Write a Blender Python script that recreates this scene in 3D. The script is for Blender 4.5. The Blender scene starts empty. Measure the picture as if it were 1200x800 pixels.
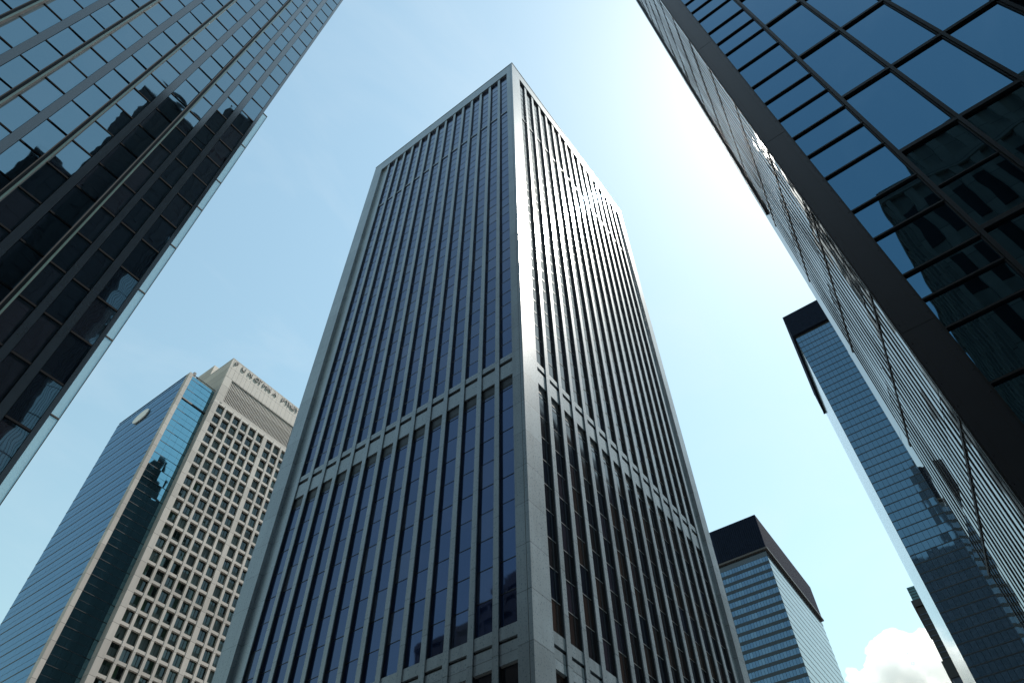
import bpy, math, random
from mathutils import Vector, Matrix, noise as mnoise
R = math.radians
scene = bpy.context.scene
COL = scene.collection
random.seed(7)

# ------------------------------------------------------------------ camera
PITCH, ROLL, YAW, FPX = 52.08, -1.13, 35.94, 848.14
cd = bpy.data.cameras.new('camera'); cam = bpy.data.objects.new('camera', cd); COL.objects.link(cam)
fw = Vector((math.cos(R(YAW))*math.cos(R(PITCH)), math.sin(R(YAW))*math.cos(R(PITCH)), math.sin(R(PITCH))))
r0 = Vector((math.sin(R(YAW)), -math.cos(R(YAW)), 0)); u0 = r0.cross(fw)
rt = r0*math.cos(R(ROLL)) + u0*math.sin(R(ROLL)); up = -r0*math.sin(R(ROLL)) + u0*math.cos(R(ROLL))
m = Matrix((rt, up, -fw)).transposed().to_4x4(); m.translation = (0, 0, 1.7)
cam.matrix_world = m
cd.sensor_width = 36; cd.lens = 36*FPX/1200; cd.clip_start = 0.1; cd.clip_end = 20000
scene.camera = cam

# ------------------------------------------------------------------ sky, sun, exposure
SUN_AZ, SUN_EL = -22.57, 62.3
W = bpy.data.worlds.new('World'); scene.world = W; W.use_nodes = True
nt = W.node_tree; nt.nodes.clear()
wo = nt.nodes.new('ShaderNodeOutputWorld'); bg = nt.nodes.new('ShaderNodeBackground')
sky = nt.nodes.new('ShaderNodeTexSky'); sky.sky_type = 'NISHITA'; sky.sun_disc = False
sky.sun_elevation = R(SUN_EL); sky.sun_rotation = R(90 - SUN_AZ)
sky.air_density = 2.0; sky.dust_density = 0.55; sky.ozone_density = 3.0; sky.altitude = 0
bg.inputs['Strength'].default_value = 0.116
tn = nt.nodes.new('ShaderNodeMixRGB'); tn.blend_type = 'MULTIPLY'; tn.inputs[0].default_value = 1   # cool white balance of the picture
tn.inputs[2].default_value = (1.12, 1.13, .92, 1)
nt.links.new(sky.outputs[0], tn.inputs[1])
tc = nt.nodes.new('ShaderNodeTexCoord'); wm = nt.nodes.new('ShaderNodeMapping'); wm.inputs['Scale'].default_value = (2.2, 5.0, 7.0); wm.inputs['Rotation'].default_value = (.3, .2, .6)
wn = nt.nodes.new('ShaderNodeTexNoise'); wn.inputs['Scale'].default_value = 1.3; wn.inputs['Detail'].default_value = 7; wn.inputs['Roughness'].default_value = .58; wn.inputs['Distortion'].default_value = .6
wr = nt.nodes.new('ShaderNodeMapRange'); wr.inputs[1].default_value = .5; wr.inputs[2].default_value = .85; wr.inputs[3].default_value = 0; wr.inputs[4].default_value = .16
wx = nt.nodes.new('ShaderNodeMixRGB'); wx.inputs[2].default_value = (5.2, 5.6, 5.8, 1)     # thin high cirrus
nt.links.new(tc.outputs['Generated'], wm.inputs[0]); nt.links.new(wm.outputs[0], wn.inputs['Vector']); nt.links.new(wn.outputs['Fac'], wr.inputs[0])
nt.links.new(wr.outputs[0], wx.inputs[0]); nt.links.new(tn.outputs[0], wx.inputs[1]); nt.links.new(wx.outputs[0], bg.inputs[0]); nt.links.new(bg.outputs[0], wo.inputs[0])
sl = bpy.data.lights.new('sun', 'SUN'); sl.energy = 5.0; sl.angle = R(0.53); sl.color = (1, .95, .87)
so = bpy.data.objects.new('sun', sl); COL.objects.link(so)
sdir = Vector((math.cos(R(SUN_EL))*math.cos(R(SUN_AZ)), math.cos(R(SUN_EL))*math.sin(R(SUN_AZ)), math.sin(R(SUN_EL))))
so.rotation_euler = sdir.to_track_quat('Z', 'Y').to_euler(); so.location = (0, 0, 400)
vs = scene.view_settings
vs.view_transform = 'Standard'; vs.look = 'None'; vs.gamma = 1; vs.exposure = 0.65; vs.use_curve_mapping = False
cy = scene.cycles
cy.max_bounces = 16; cy.glossy_bounces = 4; cy.transparent_max_bounces = 8; cy.volume_bounces = 16
cy.use_denoising = True

# ------------------------------------------------------------------ materials
def new_mat(name):
    mt = bpy.data.materials.new(name); mt.use_nodes = True
    n = mt.node_tree.nodes; l = mt.node_tree.links
    return mt, n, l, n['Principled BSDF']
def math_node(n, l, op, a, b=None):
    q = n.new('ShaderNodeMath'); q.operation = op
    for i, v in enumerate((a, b)):
        if v is None: continue
        if isinstance(v, (int, float)): q.inputs[i].default_value = v
        else: l.new(v, q.inputs[i])
    return q.outputs[0]
def noise_tex(n, l, vec, scale, detail=4, rough=.55):
    q = n.new('ShaderNodeTexNoise'); q.inputs['Scale'].default_value = scale
    q.inputs['Detail'].default_value = detail; q.inputs['Roughness'].default_value = rough
    l.new(vec, q.inputs['Vector']); return q.outputs['Fac']
def ramp(n, l, fac, stops):
    q = n.new('ShaderNodeValToRGB'); e = q.color_ramp.elements
    e[0].position, e[0].color = stops[0][0], (*stops[0][1], 1)
    e[1].position, e[1].color = stops[-1][0], (*stops[-1][1], 1)
    for p, c in stops[1:-1]:
        x = e.new(p); x.color = (*c, 1)
    l.new(fac, q.inputs[0]); return q.outputs[0]
def stone(name, col, rough=.6, joint=None, var=.25, spec=.5, bump=.15):
    """cast stone: blotches, rain streaks, horizontal joints every `joint` metres"""
    mt, n, l, p = new_mat(name)
    pos = n.new('ShaderNodeNewGeometry').outputs['Position']
    f1 = noise_tex(n, l, pos, .35, 6, .65)
    mp = n.new('ShaderNodeMapping'); mp.inputs['Scale'].default_value = (2.2, 2.2, .06); l.new(pos, mp.inputs[0])
    f2 = noise_tex(n, l, mp.outputs[0], 1.0, 4, .6)
    f = math_node(n, l, 'ADD', math_node(n, l, 'MULTIPLY', f1, .5), math_node(n, l, 'MULTIPLY', f2, .5))
    lo = tuple(c*(1-var) for c in col); hi = tuple(min(1, c*(1+var)) for c in col)
    c = ramp(n, l, f, [(.3, lo), (.5, col), (.72, hi)])
    fine = noise_tex(n, l, pos, 6, 5, .7)
    h = fine
    if joint:
        sx = n.new('ShaderNodeSeparateXYZ'); l.new(pos, sx.inputs[0])
        fr = math_node(n, l, 'FRACT', math_node(n, l, 'DIVIDE', sx.outputs['Z'], joint))
        jm = math_node(n, l, 'LESS_THAN', fr, .07/joint)
        mx = n.new('ShaderNodeMixRGB'); mx.blend_type = 'MULTIPLY'; l.new(jm, mx.inputs[0]); l.new(c, mx.inputs[1])
        mx.inputs[2].default_value = (.3, .3, .32, 1); c = mx.outputs[0]
        h = math_node(n, l, 'SUBTRACT', fine, jm)
        wn = n.new('ShaderNodeTexWhiteNoise'); wn.noise_dimensions = '2D'; cb = n.new('ShaderNodeCombineXYZ')
        l.new(math_node(n, l, 'FLOOR', math_node(n, l, 'DIVIDE', sx.outputs['Z'], joint)), cb.inputs[0])
        l.new(math_node(n, l, 'MULTIPLY', n.new('ShaderNodeObjectInfo').outputs['Random'], 91.0), cb.inputs[1])
        l.new(cb.outputs[0], wn.inputs['Vector'])
        pv = math_node(n, l, 'ADD', math_node(n, l, 'MULTIPLY', wn.outputs['Value'], .26), .87)
        m2 = n.new('ShaderNodeMixRGB'); m2.blend_type = 'MULTIPLY'; m2.inputs[0].default_value = 1
        l.new(c, m2.inputs[1]); l.new(pv, m2.inputs[2]); c = m2.outputs[0]
    l.new(c, p.inputs['Base Color'])
    l.new(math_node(n, l, 'ADD', math_node(n, l, 'MULTIPLY', fine, .25), rough-.12), p.inputs['Roughness'])
    p.inputs['Specular IOR Level'].default_value = spec
    if spec >= 1: p.inputs['IOR'].default_value = 1.62
    b = n.new('ShaderNodeBump'); b.inputs['Strength'].default_value = bump; b.inputs['Distance'].default_value = .03
    l.new(h, b.inputs['Height']); l.new(b.outputs[0], p.inputs['Normal'])
    return mt
def glass(name, ramp_stops, ior=1.9, tint=(1, 1, 1), rough=.02, wave=.006, wscale=.22, spec=.5):
    """coated window glass: dark body that varies from pane to pane, mirror coat, slightly uneven surface"""
    mt, n, l, p = new_mat(name)
    g = n.new('ShaderNodeNewGeometry'); oi = n.new('ShaderNodeObjectInfo')
    rnd = math_node(n, l, 'FRACT', math_node(n, l, 'ADD', math_node(n, l, 'MULTIPLY', g.outputs['Random Per Island'], 7.31),
                                              math_node(n, l, 'MULTIPLY', oi.outputs['Random'], 13.7)))
    l.new(ramp(n, l, rnd, ramp_stops), p.inputs['Base Color'])
    p.inputs['Roughness'].default_value = rough; p.inputs['IOR'].default_value = ior
    p.inputs['Specular IOR Level'].default_value = spec
    p.inputs['Specular Tint'].default_value = (*tint, 1)
    off = n.new('ShaderNodeCombineXYZ'); l.new(math_node(n, l, 'MULTIPLY', rnd, 40.0), off.inputs[0])
    ad = n.new('ShaderNodeVectorMath'); ad.operation = 'ADD'; l.new(g.outputs['Position'], ad.inputs[0]); l.new(off.outputs[0], ad.inputs[1])
    f = noise_tex(n, l, ad.outputs[0], wscale, 2, .5)
    b = n.new('ShaderNodeBump'); b.inputs['Strength'].default_value = 1; b.inputs['Distance'].default_value = wave/wscale
    l.new(f, b.inputs['Height']); l.new(b.outputs[0], p.inputs['Normal'])
    return mt
def metal(name, col, rough=.4, metallic=.0, var=.15, spec=.5):
    mt, n, l, p = new_mat(name)
    pos = n.new('ShaderNodeNewGeometry').outputs['Position']
    f = noise_tex(n, l, pos, .8, 5, .6)
    l.new(ramp(n, l, f, [(.3, tuple(c*(1-var) for c in col)), (.7, tuple(c*(1+var) for c in col))]), p.inputs['Base Color'])
    p.inputs['Roughness'].default_value = rough; p.inputs['Metallic'].default_value = metallic
    p.inputs['Specular IOR Level'].default_value = spec
    return mt

M = {}
M['tower_stone'] = stone('tower_stone', (.172, .22, .262), .29, 3.9, .3, 1, .05)
M['tower_glass'] = glass('tower_glass', [(0, (.003, .008, .026)), (.5, (.006, .014, .048)), (.8, (.012, .022, .06)), (.93, (.03, .04, .065)), (1, (.05, .06, .075))], 2.05, (.32, .5, 1), .03, .004)
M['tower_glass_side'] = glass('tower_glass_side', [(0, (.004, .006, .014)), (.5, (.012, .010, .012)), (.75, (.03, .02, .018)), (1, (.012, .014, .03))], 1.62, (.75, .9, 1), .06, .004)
M['joint_dark'] = metal('joint_dark', (.012, .014, .018), .45)
M['joint_light'] = metal('joint_light', (.16, .18, .2), .4)
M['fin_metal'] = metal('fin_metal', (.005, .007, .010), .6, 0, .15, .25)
M['left_glass'] = glass('left_glass', [(0, (.004, .007, .012)), (.6, (.007, .011, .018)), (1, (.016, .019, .028))], 3.3, (.56, .84, 1), .02, .006, .3)
M['left_spandrel'] = metal('left_spandrel', (.02, .03, .042), .1, 0, .1, .9)
M['transom_black'] = metal('transom_black', (.006, .008, .011), .8, 0, .1, .05)
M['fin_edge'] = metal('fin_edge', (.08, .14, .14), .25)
M['beige'] = stone('beige', (.47, .445, .42), .75, 3.13, .1, .3, .1)
M['beige_roof'] = stone('beige_grey', (.36, .35, .33), .75, None, .1, .3, .1)  # darker, greyer beige for the wing roof
M['blue_glass'] = glass('blue_glass', [(0, (.008, .03, .055)), (1, (.012, .042, .075))], 3.4, (.34, .66, 1), .03, .003, .12)
M['teal_glass'] = glass('teal_glass', [(0, (.003, .009, .014)), (1, (.006, .016, .024))], 4.6, (.42, .82, 1), .02, .004, .1)
M['grid_glass'] = glass('grid_glass', [(0, (.006, .012, .012)), (.55, (.014, .026, .022)), (.8, (.03, .06, .04)), (1, (.08, .1, .1))], 1.6, (.8, .95, 1), .04, .012, .5)
M['far_glass'] = glass('far_glass', [(0, (.015, .04, .075)), (1, (.025, .055, .1))], 2.8, (.45, .74, 1), .03, .003, .15)
M['pale_glass'] = glass('pale_glass', [(0, (.1, .14, .16)), (1, (.14, .18, .2))], 2.6, (.95, 1, 1), .08, .001, .2)
M['band_glass'] = glass('band_glass', [(0, (.01, .025, .045)), (.5, (.03, .06, .09)), (1, (.07, .12, .16))], 2.9, (.45, .7, 1), .05, .012, .5)
M['louver'] = metal('louver', (.011, .018, .040), .9, 0, .15, .05)
M['louver_trim'] = metal('louver_trim', (.014, .021, .036), .9, 0, .15, .05)  # slightly greyer tone of the crown ribs and rims
M['mirror_glass'] = glass('mirror_glass', [(0, (.002, .004, .008)), (1, (.004, .008, .014))], 3.1, (.27, .64, 1), .012, .0035, .3)
M['chamfer_glass'] = glass('chamfer_glass', [(0, (.03, .035, .04)), (1, (.05, .055, .06))], 5.0, (.97, 1, 1), .02, .007, .35)
M['pier_metal'] = metal('pier_metal', (.014, .018, .03), .38, 0, .12)
M['white_paint'] = metal('white_paint', (.8, .8, .78), .5, 0, .04)
M['letter'] = metal('letter', (.03, .035, .04), .5)
M['reflected_stone'] = stone('reflected_stone', (.4, .35, .28), .8, 4, .2)
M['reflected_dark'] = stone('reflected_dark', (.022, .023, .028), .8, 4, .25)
M['teal_metal'] = metal('teal_metal', (.06, .16, .2), .3)
M['asphalt'] = stone('asphalt', (.05, .05, .052), .85, None, .2)
M['paving'] = stone('paving', (.22, .215, .2), .8, None, .15)
M['line_paint'] = metal('line_paint', (.75, .75, .72), .6)
def fin_glass():
    mt, n, l, p = new_mat('fin_glass')
    p.inputs['Base Color'].default_value = (.45, .6, .66, 1); p.inputs['Roughness'].default_value = .12
    tr = n.new('ShaderNodeBsdfTransparent'); tr.inputs[0].default_value = (.72, .86, .9, 1)
    mx = n.new('ShaderNodeMixShader'); mx.inputs[0].default_value = .38
    l.new(tr.outputs[0], mx.inputs[1]); l.new(p.outputs[0], mx.inputs[2]); l.new(mx.outputs[0], n['Material Output'].inputs[0])
    return mt
M['fin_glass'] = fin_glass()

# ------------------------------------------------------------------ helpers
class Face:
    """a facade: u runs along it, w goes into the building, z up (building coordinates)"""
    def __init__(s, o, u, inward):
        s.o = Vector((*o, 0)); s.u = Vector((*u, 0)).normalized(); s.n = Vector((*inward, 0)).normalized()
    def p(s, u, w, z): return s.o + s.u*u + s.n*w + Vector((0, 0, z))
    def off(s, u): return s.u*u
AX = Face((0, 0), (1, 0), (0, 1))          # plain axes: u=x, w=y
class MB:
    def __init__(s): s.v, s.f, s.m = [], [], []
    def hexa(s, P, mi=0):
        b = len(s.v); s.v += [tuple(q) for q in P]
        for q in ((0,1,2,3),(7,6,5,4),(0,4,5,1),(1,5,6,2),(2,6,7,3),(3,7,4,0)):
            s.f.append(tuple(b+i for i in q)); s.m.append(mi)
    def box(s, F, u0, u1, w0, w1, z0, z1, mi=0):
        s.hexa([F.p(u0,w0,z0),F.p(u1,w0,z0),F.p(u1,w1,z0),F.p(u0,w1,z0),F.p(u0,w0,z1),F.p(u1,w0,z1),F.p(u1,w1,z1),F.p(u0,w1,z1)], mi)
    def quad(s, F, u0, u1, w, z0, z1, mi=0, jit=0):
        b = len(s.v); a, c = random.uniform(-jit, jit), random.uniform(-jit, jit)
        s.v += [tuple(F.p(u0,w-a-c,z0)), tuple(F.p(u1,w+a-c,z0)), tuple(F.p(u1,w+a+c,z1)), tuple(F.p(u0,w-a+c,z1))]
        s.f.append((b,b+1,b+2,b+3)); s.m.append(mi)
    def prism(s, pts, z0, z1, mi=0):
        b = len(s.v); k = len(pts)
        s.v += [(x,y,z0) for x,y in pts] + [(x,y,z1) for x,y in pts]
        s.f += [tuple(b+i for i in range(k)), tuple(b+k+i for i in reversed(range(k)))]; s.m += [mi, mi]
        for i in range(k):
            j = (i+1) % k; s.f.append((b+i,b+j,b+k+j,b+k+i)); s.m.append(mi)
    def build(s, name, mats, parent=None, kind=None):
        me = bpy.data.meshes.new(name); me.from_pydata(s.v, [], s.f)
        for q in (mats if isinstance(mats, (list, tuple)) else [mats]): me.materials.append(M[q])
        me.polygons.foreach_set('material_index', s.m); me.update()
        import bmesh
        bm = bmesh.new(); bm.from_mesh(me); bmesh.ops.recalc_face_normals(bm, faces=bm.faces); bm.to_mesh(me); bm.free()
        o = bpy.data.objects.new(name, me); COL.objects.link(o)
        if parent: o.parent = parent
        if kind: o['kind'] = kind
        return o
def build_framed(mb, name, mats, parent, child='frame'):
    """faces of material 0 become the part, the rest a sub-part called `child`"""
    main, sub = MB(), MB()
    for f, mi in zip(mb.f, mb.m):
        t = main if mi == 0 else sub
        key = getattr(t, 'key', None)
        if key is None: t.key = key = {}
        idx = []
        for i in f:
            if i not in key: key[i] = len(t.v); t.v.append(mb.v[i])
            idx.append(key[i])
        t.f.append(tuple(idx)); t.m.append(max(mi-1, 0))
    o = main.build(name, mats[0], parent)
    sub.build(child, mats[1:], o)
    return o
def thing(name, label, cat, loc, rz=0, group=None):
    o = bpy.data.objects.new(name, None); COL.objects.link(o)
    o.location = loc; o.rotation_euler = (0, 0, R(rz)); o['label'] = label; o['category'] = cat
    if group: o['group'] = group
    return o
def copy(o, off, parent=None):
    c = o.copy(); COL.objects.link(c); c.location = o.location + Vector(off)
    c.parent = parent or o.parent
    return c
def structure(mb, name, mat):
    o = mb.build(name, mat); o['kind'] = 'structure'; return o

# ------------------------------------------------------------------ ground and streets
g = MB(); g.box(AX, -6000, 6000, -6000, 6000, -1.2, -.15); structure(g, 'ground', 'asphalt')
g = MB(); g.box(AX, -400, 400, 5, 21, -.146, -.14); g.box(AX, 80, 90, -300, 4.99, -.146, -.14); structure(g, 'road', 'asphalt')
g = MB()
for i in range(-30, 31):
    if i % 2: g.box(AX, i*6, i*6+3, 12.9, 13.1, -.136, -.132)
structure(g, 'road_marking', 'line_paint')
g = MB(); g.box(AX, -400, 400, 21, 160, -.146, 0); g.box(AX, -400, 79.9, -60, 4.9, -.146, 0); structure(g, 'pavement', 'paving')

# ------------------------------------------------------------------ central tower
def tower():
    t = thing('office_tower', 'tall dark blue office tower with pale vertical stone ribs in the middle', 'skyscraper', (37, 25.5, 0))
    H, ZT, ZB1, ZB0, ZS = 149.6, 145.7, 58.9, 54.5, 29.3
    L = Face((0, 0), (0, 1), (1, 0)); S = Face((0, 0), (1, 0), (0, 1))
    # corner pier with a groove near the arris, and the two end piers
    b = MB(); b.box(S, 0, 2.4, 0, 1.2, 0, H); b.box(L, 1.203, 1.35, 0, 1.5, 0, H); b.box(L, .35, .41, -.012, -.002, 0, H, 1); b.box(L, 0, .35, -.03, -.003, 0, H)
    b.build('corner_pier', ['tower_stone', 'joint_dark'], t)
    b = MB(); b.box(L, 34.6, 37, 0, 3, 0, H); b.box(L, 32.25, 34.597, .5, 3, 0, H); b.build('end_pier', 'tower_stone', t)
    b = MB(); b.box(S, 39.4, 41.3, 0, 3, 0, H); b.box(S, 37.6, 39.397, .5, 3, 0, H); b.build('end_pier', 'tower_stone', t)
    # closed rear walls and roof
    b = MB(); b.box(AX, 3.01, 41.3, 36, 37, 0, H-.5); b.box(AX, 40.3, 41.3, 3.01, 35.99, 0, H-.5)
    for j in range(14): b.box(AX, 41.303, 41.6, 3.3+j*2.3, 3.65+j*2.3, 0, H-.6, 1)
    b.build('rear_wall', ['joint_dark', 'tower_stone'], t)
    b = MB(); b.box(AX, 1.6, 41, 1.6, 36.8, H-1.2, H-.6); b.build('roof', 'tower_stone', t)
    b = MB(); b.box(AX, .9, 40, 1.6, 1.9, 0, H-1.3); b.box(AX, 1.6, 1.9, 1.91, 36, 0, H-1.3); b.build('core_wall', 'joint_dark', t)
    # parapet beams over the openings, with a thin coping
    b = MB(); b.box(L, 1.353, 34.597, .003, 1.5, ZT, H-.003); b.box(L, -.06, 37.03, -.06, .9, H, H+.18); b.build('parapet', 'tower_stone', t)
    b = MB(); b.box(S, 2.403, 39.397, .003, 1.5, ZT, H-.003); b.box(S, .9, 41.35, -.06, .9, H, H+.18); b.build('parapet', 'tower_stone', t)
    for F, n, u0, pitch, gw, gl in ((L, 14, 1.35, 2.25, 1.72, 'tower_glass'), (S, 15, 2.4, 2.35, 1.76, 'tower_glass_side')):
        def bays(part, count=n):
            for k in range(1, count):
                c = copy(part, F.off(k*pitch), t)
                for ch in part.children: copy(ch, (0, 0, 0), c)
        b = MB(); b.box(F, u0+gw, u0+pitch, .1, .2, 0, ZT-.002); b.box(F, u0+gw+.012, u0+pitch-.012, .201, .8, 0, ZT-.002, 1); bays(b.build('rib', ['tower_stone', 'joint_dark'], t), n)
        GD = .42 if F is L else .40
        # upper window strip
        b = MB(); z = ZB1; i = 0
        while z < ZT-.3:
            z2 = min(z+2.36, ZT+.2)
            b.quad(F, u0-.02, u0+gw+.02, GD, z+.02, z2-.02, 0, .007)
            b.box(F, u0-.02, u0+gw+.02, GD-.035, GD+.05, z2-.03, z2+.03, 2)
            z = z2
        b.box(F, u0-.02, u0+.04, GD-.04, GD+.05, ZB1, ZT+.1, 1)
        bays(build_framed(b, 'window', [gl, 'joint_dark', 'joint_light'], t))
        # lower window strip
        b = MB(); z = ZS
        while z < ZB0-.3:
            z2 = min(z+2.75, ZB0+.1)
            b.quad(F, u0-.02, u0+gw+.02, GD, z+.025, z2-.025, 0, .008)
            b.box(F, u0-.02, u0+gw+.02, GD-.03, GD+.05, z2-.03, z2+.03, 1 if F is L else 2)
            z = z2
        b.box(F, u0-.02, u0+.05, GD-.04, GD+.05, ZS, ZB0, 1)
        bays(build_framed(b, 'window', [gl, 'joint_dark', 'joint_light'], t))
        # double spandrel at mid height, dark slots between
        b = MB()
        b.box(F, u0, u0+gw, .2, .7, ZB1-.75, ZB1); b.box(F, u0, u0+gw, .41, .7, ZB1-1.25, ZB1-.753, 1)
        b.box(F, u0, u0+gw, .24, .7, ZB1-3.2, ZB1-1.253); b.box(F, u0, u0+gw, .41, .7, ZB0-.2, ZB1-3.203, 1)
        bays(b.build('spandrel', ['tower_stone', 'joint_dark'], t))
        # thin ledge below the roof
        b = MB(); b.box(F, u0, u0+gw, .28, .36, 126.6, 126.95)
        bays(b.build('ledge', 'tower_stone', t))
        # base: sill, panel, then the openings of the base
        b = MB()
        b.box(F, u0, u0+gw, .2, .7, ZS-.95, ZS); b.box(F, u0, u0+gw, .41, .7, ZS-1.2, ZS-.953, 1); b.box(F, u0, u0+gw, .25, .7, ZS-2.7, ZS-1.203)
        bays(b.build('base_panel', ['tower_stone', 'joint_dark'], t))
        b = MB()
        z = 1.0
        while z < ZS-3.3:
            z2 = min(z+3.2, ZS-2.7)
            b.quad(F, u0-.02, u0+gw+.02, GD+.1, z, z2-.06, 0, .008); b.box(F, u0-.02, u0+gw+.02, GD, GD+.2, z2-.06, z2, 2); z = z2
        bays(build_framed(b, 'base_window', ['tower_glass_side', 'joint_dark', 'joint_light'], t))
tower()

# ------------------------------------------------------------------ near left tower (seen from below, facing us across the street)
def left_tower():
    t = thing('glass_tower', 'dark glass tower at the upper left with projecting vertical fins and teal reflecting panes', 'skyscraper', (7.0, 36, 0))
    F = Face((0, 0), (-1, 0), (0, 1)); H = 142
    b = MB(); b.box(F, 0, 62, .3, 10, 0, H); b.build('core_wall', 'fin_metal', t)
    # fins at the bay lines
    fins = [5.15, 9.2, 13.2, 17.2, 21.2, 25.2, 29.2, 33.2]
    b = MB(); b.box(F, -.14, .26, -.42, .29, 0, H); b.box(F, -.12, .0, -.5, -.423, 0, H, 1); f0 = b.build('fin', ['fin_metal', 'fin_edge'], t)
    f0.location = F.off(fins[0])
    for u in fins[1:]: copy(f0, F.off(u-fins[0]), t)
    # spandrel strips and the pane columns between them
    cols, strips = [], []
    strips += [(0.0, .28), (1.75, 2.25), (3.45, 3.9)]
    cols += [(.3, 1.72), (2.28, 3.42), (3.93, 5.0)]
    for a, c in zip(fins[:-1], fins[1:]):
        a += .25; c -= .15; mid = (a+c)/2
        strips += [(mid-.27, mid+.27)]; cols += [(a, mid-.3), (mid+.3, c)]
    for (a, c) in strips:
        b = MB(); b.box(F, a, c, .06, .29, 0, H); b.build('spandrel_strip', 'left_spandrel', t)
    FL = 3.6; panes = []
    for ci, (a, c) in enumerate(cols):
        for k in range(int(H/FL)): panes.append((a, c, k*FL + .25, k*FL+FL + .25))
    def key(q):
        x = 7-(q[0]+q[1])/2; z = (q[2]+q[3])/2
        d = Vector((x, 36, z-1.7)); zc = d.dot(fw); xx, yy = d.dot(rt)/zc*FPX, d.dot(up)/zc*FPX
        return d.length if abs(xx) < 640 and abs(yy) < 430 else 1e6
    panes.sort(key=key)
    rest = MB(); made = {}
    for i, (a, c, z0, z1) in enumerate(panes):
        b = MB() if i < 100 else rest
        b.quad(F, a, c, .13, z0+.04, z1-.04, 0, .012)
        b.box(F, a, c, .08, .2, z1-.08, z1+.06, 1);
        if i < 100: build_framed(b, 'window', ['left_glass', 'transom_black'], t)
    rest.build('upper_windows', ['left_glass', 'transom_black'], t, 'stuff')
    # glass screen that stands out past the corner
    z = 75.5
    for dz in (8, 7.6, 5, 6, 6, 5.2, 7, 7, 7, 7, 7, 7):
        if z-dz < -4: break
        b = MB(); b.box(F, -.52, -.05, .25, .29, max(z-dz+.05, 0), z-.05); b.box(F, -.55, -.03, .22, .32, z-.047, z+.04, 1)
        b.box(F, -.55, -.522, .22, .32, max(z-dz+.05, 0), z-.05, 1)
        b.build('glass_fin', ['fin_glass', 'fin_metal'], t); z -= dz
left_tower()

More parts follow.
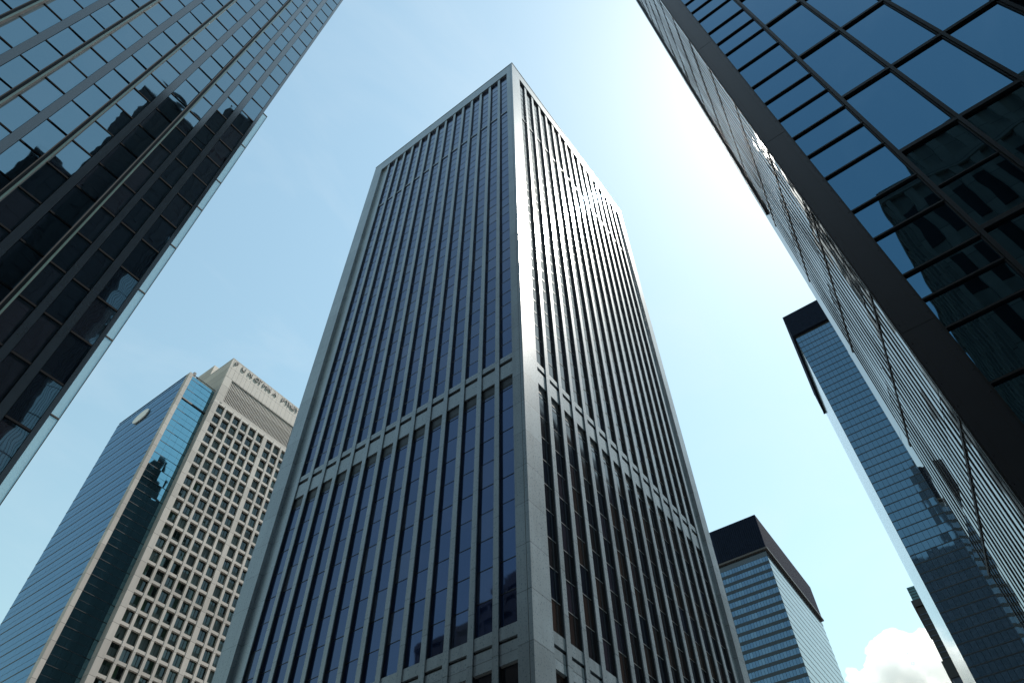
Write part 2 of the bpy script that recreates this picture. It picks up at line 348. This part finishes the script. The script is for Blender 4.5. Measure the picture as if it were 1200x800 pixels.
# ------------------------------------------------------------------ distant left block: glass wing and sunlit grid slab
def left_block():
    t = thing('office_block', 'beige office slab with a grid of deep square windows joined to a blue glass wing', 'office building', (0, 0, 0))
    LG = Face((44.0, 126), (0, 1), (1, 0)); FG = Face((44.0, 126), (1, 0), (0, 1)); FB = Face((51.5, 124.3), (1, 0), (0, 1))
    ZG, ZB = 132.6, 144.4
    b = MB(); b.box(AX, 44.3, 52, 126.4, 154, 0, ZG-.4); b.build('wing_wall', 'joint_dark', t)
    b = MB(); b.box(FG, 0, .9, -.35, 1.0, 0, ZG+.3); b.build('corner_pier', 'beige', t)
    b = MB(); b.box(AX, 45, 51.49, 126.8, 154, ZG-.39, ZG+.9); b.build('roof', 'beige_roof', t)
    b = MB(); b.box(AX, 45.3, 45.9, 126.9, 127.5, ZG+.903, ZG+2.4); b.box(AX, 46.4, 46.7, 127, 127.3, ZG+.903, ZG+1.7)
    b.box(AX, 49.0, 51.0, 128.0, 129.2, ZG+.903, ZG+2.0); b.build('roof_gear', 'joint_dark', t)
    # penthouse on the wing
    b = MB(); b.box(AX, 51.8, 60, 134.2, 150, ZG+.92, 149); b.build('penthouse', 'beige', t)
    FL = 3.3; n = int(ZG/FL)
    for k in range(4, n+1):
        z0, z1 = k*FL-.4, min((k+1)*FL-.4, ZG)
        b = MB()
        for j in range(14):
            b.quad(LG, 1.0+j*1.93, 1.0+(j+1)*1.93-.03, .1, z0+.25, z1, 0, .004)
        b.box(LG, 1.0, 28, .06, .3, z0, z0+.22, 1); b.box(LG, 1, 28, .085, .3, z0+1.55, z0+1.6, 1)
        build_framed(b, 'window_band', ['blue_glass', 'joint_dark'], t, 'spandrel')
        b = MB()
        for j in range(4):
            b.quad(FG, .95+j*1.66, .95+(j+1)*1.66-.02, .1, z0+.05, z1, 0, .012)
        b.box(FG, .9, 7.5, .085, .3, z0+1.6, z0+1.64, 1)
        b.box(FG, .9, 7.5, .05 if k != n-2 else -.15, .3, z0-.04, z0+(.05 if k != n-2 else .3), 1)
        build_framed(b, 'window_band', ['teal_glass', 'joint_dark'], t, 'spandrel')
    # white oval emblem near the top of the glass wing
    mb = MB(); N = 28; c = LG.p(15.2, 0, 127.6)
    ring = [(math.cos(2*math.pi*i/N)*3.0, math.sin(2*math.pi*i/N)*1.7) for i in range(N)]
    b0 = len(mb.v)
    for w in (-.25, .02):
        for (a, d) in ring: mb.v.append(tuple(c + LG.u*a + LG.n*w + Vector((0, 0, d))))
    mb.f += [tuple(range(N)), tuple(reversed(range(N, 2*N)))]; mb.m += [0, 0]
    for i in range(N): mb.f.append((i, (i+1) % N, N+(i+1) % N, N+i)); mb.m.append(0)
    mb.build('emblem', 'white_paint', t)
    # the slab: solid back, piers and beams of the grid in front of recessed windows
    P, RW, GX = 2.4, 3.13, 1.35
    cols = [GX + i*P + (.55 if i >= 6 else 0) + (.5 if i >= 12 else 0) for i in range(14)]
    XW = 36.0; DW = .7; WW = 1.84
    zr = [129.2 - RW*(k+1) for k in range(40)]
    zr = [z for z in zr if z > 3]
    b = MB(); b.box(FB, 0, XW, DW+.05, 22, 0, ZB-.6); b.build('slab_wall', 'beige', t)
    b = MB()
    us = [0] + [c for cc in cols for c in (cc, cc+WW)] + [XW]
    for a, c in zip(us[::2], us[1::2]): b.box(FB, a, c, 0, DW+.04, 0, 129.3)
    zz = [129.3] + [v for z in zr for v in (z+2.56, z)] + [0]
    for cc in cols:
        for hi, lo in zip(zz[::2], zz[1::2]): b.box(FB, cc-.003, cc+WW+.003, .06, DW+.03, lo, hi-.002)
    b.build('facade_grid', 'beige', t)
    # louvred plant floor and fascia
    b = MB(); b.box(FB, 0, 2.0, 0, DW+.04, 129.303, 137.5); b.box(FB, 2.0, XW, .5, DW+.04, 129.303, 137.5, 1)
    b.box(FB, 2.0, XW, .1, .499, 129.303, 130.2)
    for j in range(85):
        u = 2.15 + j*.4
        if u < XW: b.box(FB, u, u+.17, .12, .49, 130.2, 137.5)
    for zb in (132.6, 135.0): b.box(FB, 2.0, XW, .2, .49, zb, zb+.18)
    b.build('louvre_band', ['beige', 'joint_dark'], t)
    b = MB(); b.box(FB, 0, XW, 0, DW+.04, 137.5, ZB); b.box(FB, -.003, XW+.003, DW+.05, 22.1, ZB-.59, ZB-.02)
    for j in range(30): b.box(FB, .6+j*1.2, .66+j*1.2, -.02, -.003, 137.6, ZB-.1)
    b.build('fascia', 'beige', t)
    # windows
    wins = [(c, z) for z in reversed(zr) for c in cols]
    cam_sorted = sorted(wins, key=lambda q: (0 if (q[1] > 62 and q[0] < 27) else 1, q[1], q[0]))
    proto = None; rest = MB()
    for i, (c, z) in enumerate(cam_sorted):
        b = MB() if i < 100 else rest
        w = DW-.12
        b.quad(FB, c, c+WW*.52, w, z, z+2.56, 0, .03); b.quad(FB, c+WW*.52, c+WW, w, z, z+2.56, 0, .03)
        b.box(FB, c+WW*.5, c+WW*.54, w-.04, w+.05, z, z+2.56, 1)
        bl = MB() if i < 100 else rest
        bl.quad(FB, c+.02, c+WW-.02, w-.02, z+.02, z+random.choice((.3, .5, .8, .8, 1.1, 1.7, 2.4)), 0 if i < 100 else 2)
        if i < 100: bl.build('blind', 'blind', build_framed(b, 'window', ['grid_glass', 'joint_dark'], t))
    rest.build('upper_windows', ['grid_glass', 'joint_dark', 'blind'], t, 'stuff')
    # dark lettering along the top of the fascia
    for ch, u in (('P', .95), ('U', 3.1), ('N', 5.2), ('O', 7.2), ('T', 8.5), ('M', 10.0), ('N', 11.4), ('A', 13.4), ('P', 16.4), ('T', 17.6), ('N', 18.7), ('E', 20.0), ('Y', 21.1)):
        cu = bpy.data.curves.new('letter', 'FONT'); cu.body = ch; cu.size = 1.9; cu.extrude = .08; cu.offset = .0
        cu.materials.append(M['letter'])
        tmp = bpy.data.objects.new('letter_text', cu); COL.objects.link(tmp); bpy.context.view_layer.update()
        me = bpy.data.meshes.new_from_object(tmp.evaluated_get(bpy.context.evaluated_depsgraph_get()))
        bpy.data.objects.remove(tmp)
        o = bpy.data.objects.new('letter', me); COL.objects.link(o); o.parent = t
        o.location = FB.p(u, -.1, 142.5); o.rotation_euler = (R(90), 0, 0)
M['blind'] = glass('blind', [(0, (.015, .03, .025)), (1, (.07, .1, .09))], 1.5, (1, 1, 1), .4, .001)
left_block()

# ------------------------------------------------------------------ near right tower
def right_tower():
    t = thing('mirror_tower', 'dark mirror glass tower with a broad black corner pier and large blue panes', 'skyscraper', (13, -1.14, 0))
    F = Face((0, 0), (-math.sin(R(1)), -math.cos(R(1))), (math.cos(R(1)), -math.sin(R(1))))
    LC = 5.93; G = Face((0, 0), (math.cos(R(9.2)), math.sin(R(9.2))), (math.sin(R(9.2)), -math.cos(R(9.2))))
    H = 100
    e = G.p(LC, .12, 0); a = G.p(.4, .12, 0); f0 = F.p(.5, .12, 0); f1 = F.p(14, .12, 0)
    b = MB(); b.prism([(a.x, a.y), (e.x, e.y), (e.x+.2, -14), (f1.x, f1.y), (f0.x, f0.y)], 0, H-.3); b.build('core_wall', 'joint_dark', t)
    b = MB(); b.box(F, .06, .76, -.1, .5, 0, H)
    b.box(F, .02, .058, -.06, .5, 0, H, 1); b.box(F, .762, .82, -.02, .5, 0, H, 1)
    for z in (14.2, 24.6, 35, 45.4): b.box(F, .058, .763, -.104, -.05, z, z+.03, 1)
    for u in (.2, .62): b.box(F, u, u+.012, -.103, -.08, 0, H, 1)
    z = 6.0
    while z < 46:
        for u in (.1, .72): b.box(F, u, u+.022, -.112, -.09, z, z+.022)
        z += .65
    b.build('corner_pier', ['pier_metal', 'joint_dark'], t)
    zbig = [16.1+4.24*k for k in range(-3, 18)]
    us = [.82, 2.64, 4.25, 5.85, 7.45, 9.05, 10.65, 12.25, 13.9]
    for u in us[1:]:
        b = MB(); b.box(F, u-.05, u+.05, -.06, .1, 0, H); b.box(F, u-.09, u-.053, -.01, .1, 0, H); b.build('mullion', 'joint_dark', t)
    for z in zbig:
        if z < 1: continue
        b = MB(); b.box(F, us[1]-.04, us[-1], -.05, .1, z-.09, z+.03); b.box(F, us[1]-.04, us[-1], -.02, .1, z+.06, z+.1); b.build('transom', 'joint_dark', t)
    zn = [1.7+(z-1.7)*.65 for z in (1, 3.3, 5.6, 8, 10.3, 12.7, 15, 17.7, 20.42, 22.06, 23.59, 26.2, 28.46, 31.6, 33.94, 36.15, 38.5, 41, 43.59, 46.74, 49.85, 52.19, 54.77, 57.97)]
    while zn[-1] < H-2: zn.append(zn[-1]+1.6)
    for z in zn[1:45]:
        b = MB(); b.box(F, us[0], us[1]-.05, -.03, .1, z-.025, z+.03); b.build('transom', 'joint_dark', t)
    for z0, z1 in zip(zn[:-1], zn[1:]):
        if z1 > 55 or z0 < 6: continue
        b = MB(); b.quad(F, us[0]+.01, us[1]-.06, .04, z0+.03, z1-.03, 0, .003); b.build('window', 'mirror_glass', t)
    for ua, ub in zip(us[1:-1], us[2:]):
        for z0, z1 in zip(zbig[:-1], zbig[1:]):
            if z0 < 12 or z1 > 46: continue
            b = MB(); b.quad(F, ua+.055, ub-.055, .04, z0+.05, z1-.1, 0, .004)
            if ua < 3 and abs(z0-16.1) < .1: b.box(F, ua+.05, ub-.05, -.02, .1, z0+2.1, z0+2.14, 1)
            b.build('window', ['mirror_glass', 'joint_dark'], t)
    b = MB()
    for ua, ub in zip(us[:-1], us[1:]):
        for z0, z1 in zip(zbig[:-1], zbig[1:]):
            if 12 <= z0 and z1 <= (46 if ua > 1 else 55): continue
            if ua < 1 and z0 >= 6: continue
            b.quad(F, ua+.055, ub-.055, .04, max(z0+.05, 0), z1-.1, 0, .004)
    b.quad(F, us[0]+.01, us[1]-.06, .041, 55, H-.5)
    b.build('outer_windows', 'mirror_glass', t, 'stuff')
    # narrow oblique side with close vertical bars
    b = MB(); z = 0
    while z < H-.5:
        for j in range(6):
            b.quad(G, .1+j*1.1, .1+(j+1)*1.1, .03, z, min(z+4.2, H-.5), 0, .006)
        z += 4.2
    b.build('side_glazing', 'chamfer_glass', t)
    b = MB(); b.box(G, .30, .35, .017, .03, 0, H-.5); br = b.build('side_bar', 'joint_dark', t)
    u = .30
    while u < LC-.36:
        st = .24 + .1*random.random(); u += st; copy(br, G.off(u-.30), t)
    for k in range(1, 20):
        b = MB(); b.box(G, .05, LC, .008, .03, k*4.24+3.2, k*4.24+3.3); b.build('side_transom', 'joint_dark', t)
    b = MB(); b.box(G, LC-.12, LC+.05, -.06, .3, 29.8, H); b.build('edge_trim', 'pier_metal', t)
    b = MB(); b.box(G, .0, LC, .1, 4, H-.29, H); b.build('roof', 'joint_dark', t)
right_tower()

# ------------------------------------------------------------------ far right tower
def far_tower():
    az = 3.56; D = 211
    t = thing('louvre_tower', 'tall slim blue glass tower with a dark louvred crown behind the right mirror tower', 'skyscraper',
              (D*math.cos(R(az)), D*math.sin(R(az)), 0))
    su = (math.cos(R(7.4)), math.sin(R(7.4)))
    F = Face((0, 0), (0, -1), (1, 0)); S = Face((0, 0), su, (su[1], -su[0]))
    ZR, ZL, ZG = 242.5, 230.2, 228.3; Wd = 21.5; Dp = 48
    def ring(e):        # footprint grown by e
        a = S.p(-e, -e, 0); c = S.p(Dp+e, -e, 0)
        return [(-e, a.y), (c.x, c.y), (c.x, -Wd-e), (-e, -Wd-e)]
    b = MB(); b.prism(ring(-.3), 0, ZG-.2); b.build('core_wall', 'joint_dark', t)
    b = MB(); b.box(F, 15.2, Wd+.3, -.1, 20, 0, ZG); b.build('side_pier', 'louver', t)
    b = MB(); b.prism(ring(.7), ZL, ZR-.4); b.prism(ring(.8), ZL-.3, ZL-.003, 1); b.prism(ring(.8), ZR-.39, ZR, 1)
    for j in range(46): b.box(F, -.5+j*.48, -.28+j*.48, -.80, -.703, ZL+.01, ZR-.41, 1)
    b.build('crown', ['louver', 'louver_trim'], t)
    b = MB(); b.prism(ring(-.4), ZG-.19, ZL-.303); b.build('recess', 'joint_dark', t)
    FL = 3.0
    k = 0
    while True:
        z1 = ZG-k*FL; z0 = z1-FL; k += 1
        if z1 < 78: break
        b = MB()
        for j in range(10): b.quad(F, .1+j*1.51, .1+(j+1)*1.51-.07, .02, z0+.3, z1, 0, .006)
        b.box(F, .02, 15.19, -.04, .2, z0, z0+.3, 1)
        build_framed(b, 'window_band', ['far_glass', 'joint_dark'], t, 'spandrel')
        b = MB()
        for j in range(8): b.quad(S, .1+j*5.97, .1+(j+1)*5.97-.12, .02, z0+.12, z1, 0, .0)
        b.build('window_band', 'pale_glass', t)
    b = MB(); b.box(F, .0, 15.19, .05, .2, 0, 78); b.box(S, .02, Dp, .05, .2, 0, 78); b.build('lower_wall', 'joint_dark', t)
far_tower()

# ------------------------------------------------------------------ low far block between the centre and right towers
def far_block():
    az = 13.8; D = 250
    t = thing('crowned_block', 'square office block with a dark ribbed crown and banded windows beside the central tower', 'office building',
              (D*math.cos(R(az)), D*math.sin(R(az)), 0), 2.0)
    F = Face((0, 0), (0, 1), (1, 0)); S = Face((0, 0), (1, 0), (0, 1))
    ZR, ZL, ZG = 184, 168.7, 165.6; Wd = 20.6; Dp = 60
    b = MB(); b.box(AX, .3, Dp-.2, .3, Wd, 0, ZG-.1); b.build('core_wall', 'joint_dark', t)
    b = MB(); b.box(AX, -.5, Dp+.5, -.5, Wd+.5, ZL, ZR); 
    for j in range(23): b.box(F, .2+j*.8, .5+j*.8, -.75, -.503, ZL+.5, ZR-.3, 1)
    for j in range(30): b.box(S, .2+j*2, .3+j*2, -.53, -.503, ZL+.5, ZR-.3, 1)
    b.build('crown', ['louver', 'louver_trim'], t)
    b = MB(); b.box(AX, -.9, Dp+.9, -.9, Wd+.9, ZL-.7, ZL-.003); b.build('cornice', 'brown_trim', t)
    b = MB(); b.box(AX, .0, Dp, .0, Wd, ZG-.09, ZL-.703); b.build('recess', 'left_spandrel', t)
    FL = 3.3; k = 0
    while True:
        z1 = ZG-k*FL; z0 = z1-FL; k += 1
        if z1 < 85: break
        b = MB()
        for j in range(18): b.quad(F, .15+j*1.12, .15+(j+1)*1.12-.09, .1, z0+1.2, z1, 0, .02)
        b.box(F, .05, Wd, .02, .3, z0, z0+1.2, 1)
        build_framed(b, 'window_band', ['band_glass', 'dark_spandrel'], t, 'spandrel')
        b = MB()
        for j in range(10): b.quad(S, .15+j*5.98, .15+(j+1)*5.98-.05, .1, z0+.35, z1, 0, .0)
        b.box(S, .05, Dp, .06, .3, z0, z0+.32, 1)
        build_framed(b, 'window_band', ['pale_glass', 'joint_dark'], t, 'spandrel')
    b = MB(); b.box(AX, .1, Dp, .1, Wd, 0, 84); b.build('lower_wall', 'joint_dark', t)
M['brown_trim'] = metal('brown_trim', (.06, .055, .055), .5)
M['dark_spandrel'] = metal('dark_spandrel', (.012, .022, .035), .3)
far_block()

# ------------------------------------------------------------------ sliver tower behind the far right tower
def sliver():
    D = 330; az = 4.86
    t = thing('stepped_tower', 'narrow stepped tower with a teal top peeping out behind the slim louvred tower', 'skyscraper',
              (D*math.cos(R(az)), D*math.sin(R(az)), 0), 4)
    F = Face((0, 0), (0, -1), (1, 0))
    b = MB(); b.box(F, 0, 22, 0, 30, 0, 143); b.box(F, .3, .6, -.2, -.003, 0, 142, 1); b.build('shaft', ['grey_panel', 'joint_light'], t)
    b = MB(); b.box(F, -.5, 22.5, -.5, 30.5, 143.003, 150); b.build('dark_collar', 'joint_dark', t)
    b = MB(); b.box(F, .2, 21.5, .2, 30, 150.003, 174)
    for j in range(9): b.box(F, .19, 21, .05, .197, 151+j*2.4, 151.4+j*2.4, 1)
    b.build('upper_shaft', ['joint_dark', 'grey_panel'], t)
    b = MB(); b.box(F, -.6, 22.5, -.6, 30.5, 174.003, 177); b.build('dark_collar', 'joint_dark', t)
    b = MB(); b.box(F, .2, 21, .2, 29, 177.003, 183.5)
    for j in range(5): b.box(F, .19, 21, .02, .197, 177.2+j*1.3, 177.35+j*1.3, 1)
    b.build('teal_top', ['teal_metal', 'joint_dark'], t)
M['grey_panel'] = metal('grey_panel', (.06, .08, .12), .6, 0, .15, .2)
sliver()

# ------------------------------------------------------------------ buildings behind the camera, seen as reflections in the glass
def plain_block(name, label, x0, x1, y0, y1, tiers, mat, wh=2.4, bay=3.2, fl=3.9):
    """stone block; `tiers` = [(inset x0,x1,y0,y1, top)]; windows recessed in the faces that look at the glass"""
    t = thing(name, label, 'office building', (0, 0, 0))
    zb = 0
    w = MB(); wl = MB()
    for (a, b_, c, d, zt) in tiers:
        X0, X1, Y0, Y1 = x0+a, x1-b_, y0+c, y1-d
        w.box(AX, X0, X1, Y0, Y1, zb, zt-.003)
        w.box(AX, X0-.4, X1+.4, Y0-.4, Y1+.4, zt-1.6, zt-.6)
        for (F, ln) in ((Face((X1, Y0), (0, 1), (-1, 0)), Y1-Y0), (Face((X0, Y1), (1, 0), (0, -1)), X1-X0), (Face((X0, Y0), (0, 1), (1, 0)), Y1-Y0)):
            nb = max(1, int(ln/bay)); p = ln/nb
            for i in range(nb+1): w.box(F, i*p-.45 if i else 0, min(i*p+.45, ln), -.35, -.003, zb, zt-1.7)
            z = zb+1.5
            while z+fl < zt-2:
                wl.box(F, .5, ln-.5, -.06, -.001, z, z+wh)
                z += fl
        zb = zt
    w.build('wall', mat, t); wl.build('window', 'refl_window', t)
    return t
M['refl_window'] = metal('refl_window', (.018, .02, .022), .5, 0, .15, .15)
plain_block('stone_building', 'ornate stone office building reflected in the right mirror tower panes', -50, -25, -62, -9.3,
            [(0, 0, 0, 0, 69.3), (4, 1, 4, 4.8, 76.2), (8, 3, 8, 8, 78.4)], 'reflected_stone', bay=2.1, fl=8.2, wh=6.2)
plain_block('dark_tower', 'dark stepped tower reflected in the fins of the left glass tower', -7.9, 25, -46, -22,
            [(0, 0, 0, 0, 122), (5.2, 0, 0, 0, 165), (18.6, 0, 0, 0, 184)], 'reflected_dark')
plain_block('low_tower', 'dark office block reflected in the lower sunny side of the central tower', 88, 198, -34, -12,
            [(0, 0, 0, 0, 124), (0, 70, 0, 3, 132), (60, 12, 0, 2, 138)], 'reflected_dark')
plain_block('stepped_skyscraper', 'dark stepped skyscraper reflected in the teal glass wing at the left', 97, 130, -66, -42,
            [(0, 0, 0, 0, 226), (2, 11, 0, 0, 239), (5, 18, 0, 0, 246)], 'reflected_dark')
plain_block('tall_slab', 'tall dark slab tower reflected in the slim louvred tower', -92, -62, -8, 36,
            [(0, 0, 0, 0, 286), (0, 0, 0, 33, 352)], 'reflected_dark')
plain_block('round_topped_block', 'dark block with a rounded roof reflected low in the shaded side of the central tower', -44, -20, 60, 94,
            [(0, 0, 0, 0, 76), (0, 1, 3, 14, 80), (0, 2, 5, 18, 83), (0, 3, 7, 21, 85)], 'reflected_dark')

# ------------------------------------------------------------------ cloud
def cloud():
    import bmesh
    mb = bmesh.new(); rnd = random.Random(3)
    D = 1500; az, el = 8.1, 24.4
    c0 = Vector((D*math.cos(R(az)), D*math.sin(R(az)), D*math.tan(R(el))))
    side = Vector((-math.sin(R(az)), math.cos(R(az)), 0)); dep = Vector((math.cos(R(az)), math.sin(R(az)), 0))
    blobs = [(0, 0, 42), (-45, 12, 38), (-20, 38, 34), (28, -6, 36), (58, -22, 26), (84, -30, 16), (-70, -10, 40), (-95, 20, 35), (-5, -40, 50), (45, -55, 40), (-60, -55, 50), (-110, -30, 45), (15, 22, 26), (-48, 44, 22), (36, 18, 18), (70, 2, 15), (-18, 62, 16), (2, 46, 17), (-72, 46, 20), (98, -22, 13), (-36, 60, 14), (18, 36, 14), (52, 10, 13)]
    for (s, z, r) in blobs:
        d = rnd.uniform(-25, 25)
        mtx = Matrix.Translation(side*s + dep*d + Vector((0, 0, z)))
        bmesh.ops.create_icosphere(mb, subdivisions=3, radius=r, matrix=mtx)
    me = bpy.data.meshes.new('cloud'); mb.to_mesh(me); mb.free()
    o = bpy.data.objects.new('cloud', me); COL.objects.link(o); o.location = c0
    o['label'] = 'small white cumulus cloud low in the sky at the lower right'; o['category'] = 'cloud'
    rm = o.modifiers.new('remesh', 'REMESH'); rm.mode = 'VOXEL'; rm.voxel_size = 2.2
    for sz, st in ((36, 24), (15, 16), (6, 7)):
        tx = bpy.data.textures.new('puff', 'CLOUDS'); tx.noise_scale = sz; tx.noise_depth = 3
        dm = o.modifiers.new('puff', 'DISPLACE'); dm.texture = tx; dm.strength = st; dm.mid_level = .5; dm.texture_coords = 'LOCAL'
    mt = bpy.data.materials.new('cloud_vapour'); mt.use_nodes = True; n = mt.node_tree.nodes; l = mt.node_tree.links
    n.remove(n['Principled BSDF'])
    v = n.new('ShaderNodeVolumePrincipled'); v.inputs['Color'].default_value = (1, 1, 1, 1); v.inputs['Density'].default_value = .05; v.inputs['Anisotropy'].default_value = .45
    l.new(v.outputs[0], n['Material Output'].inputs['Volume'])
    me.materials.append(mt)
cloud()
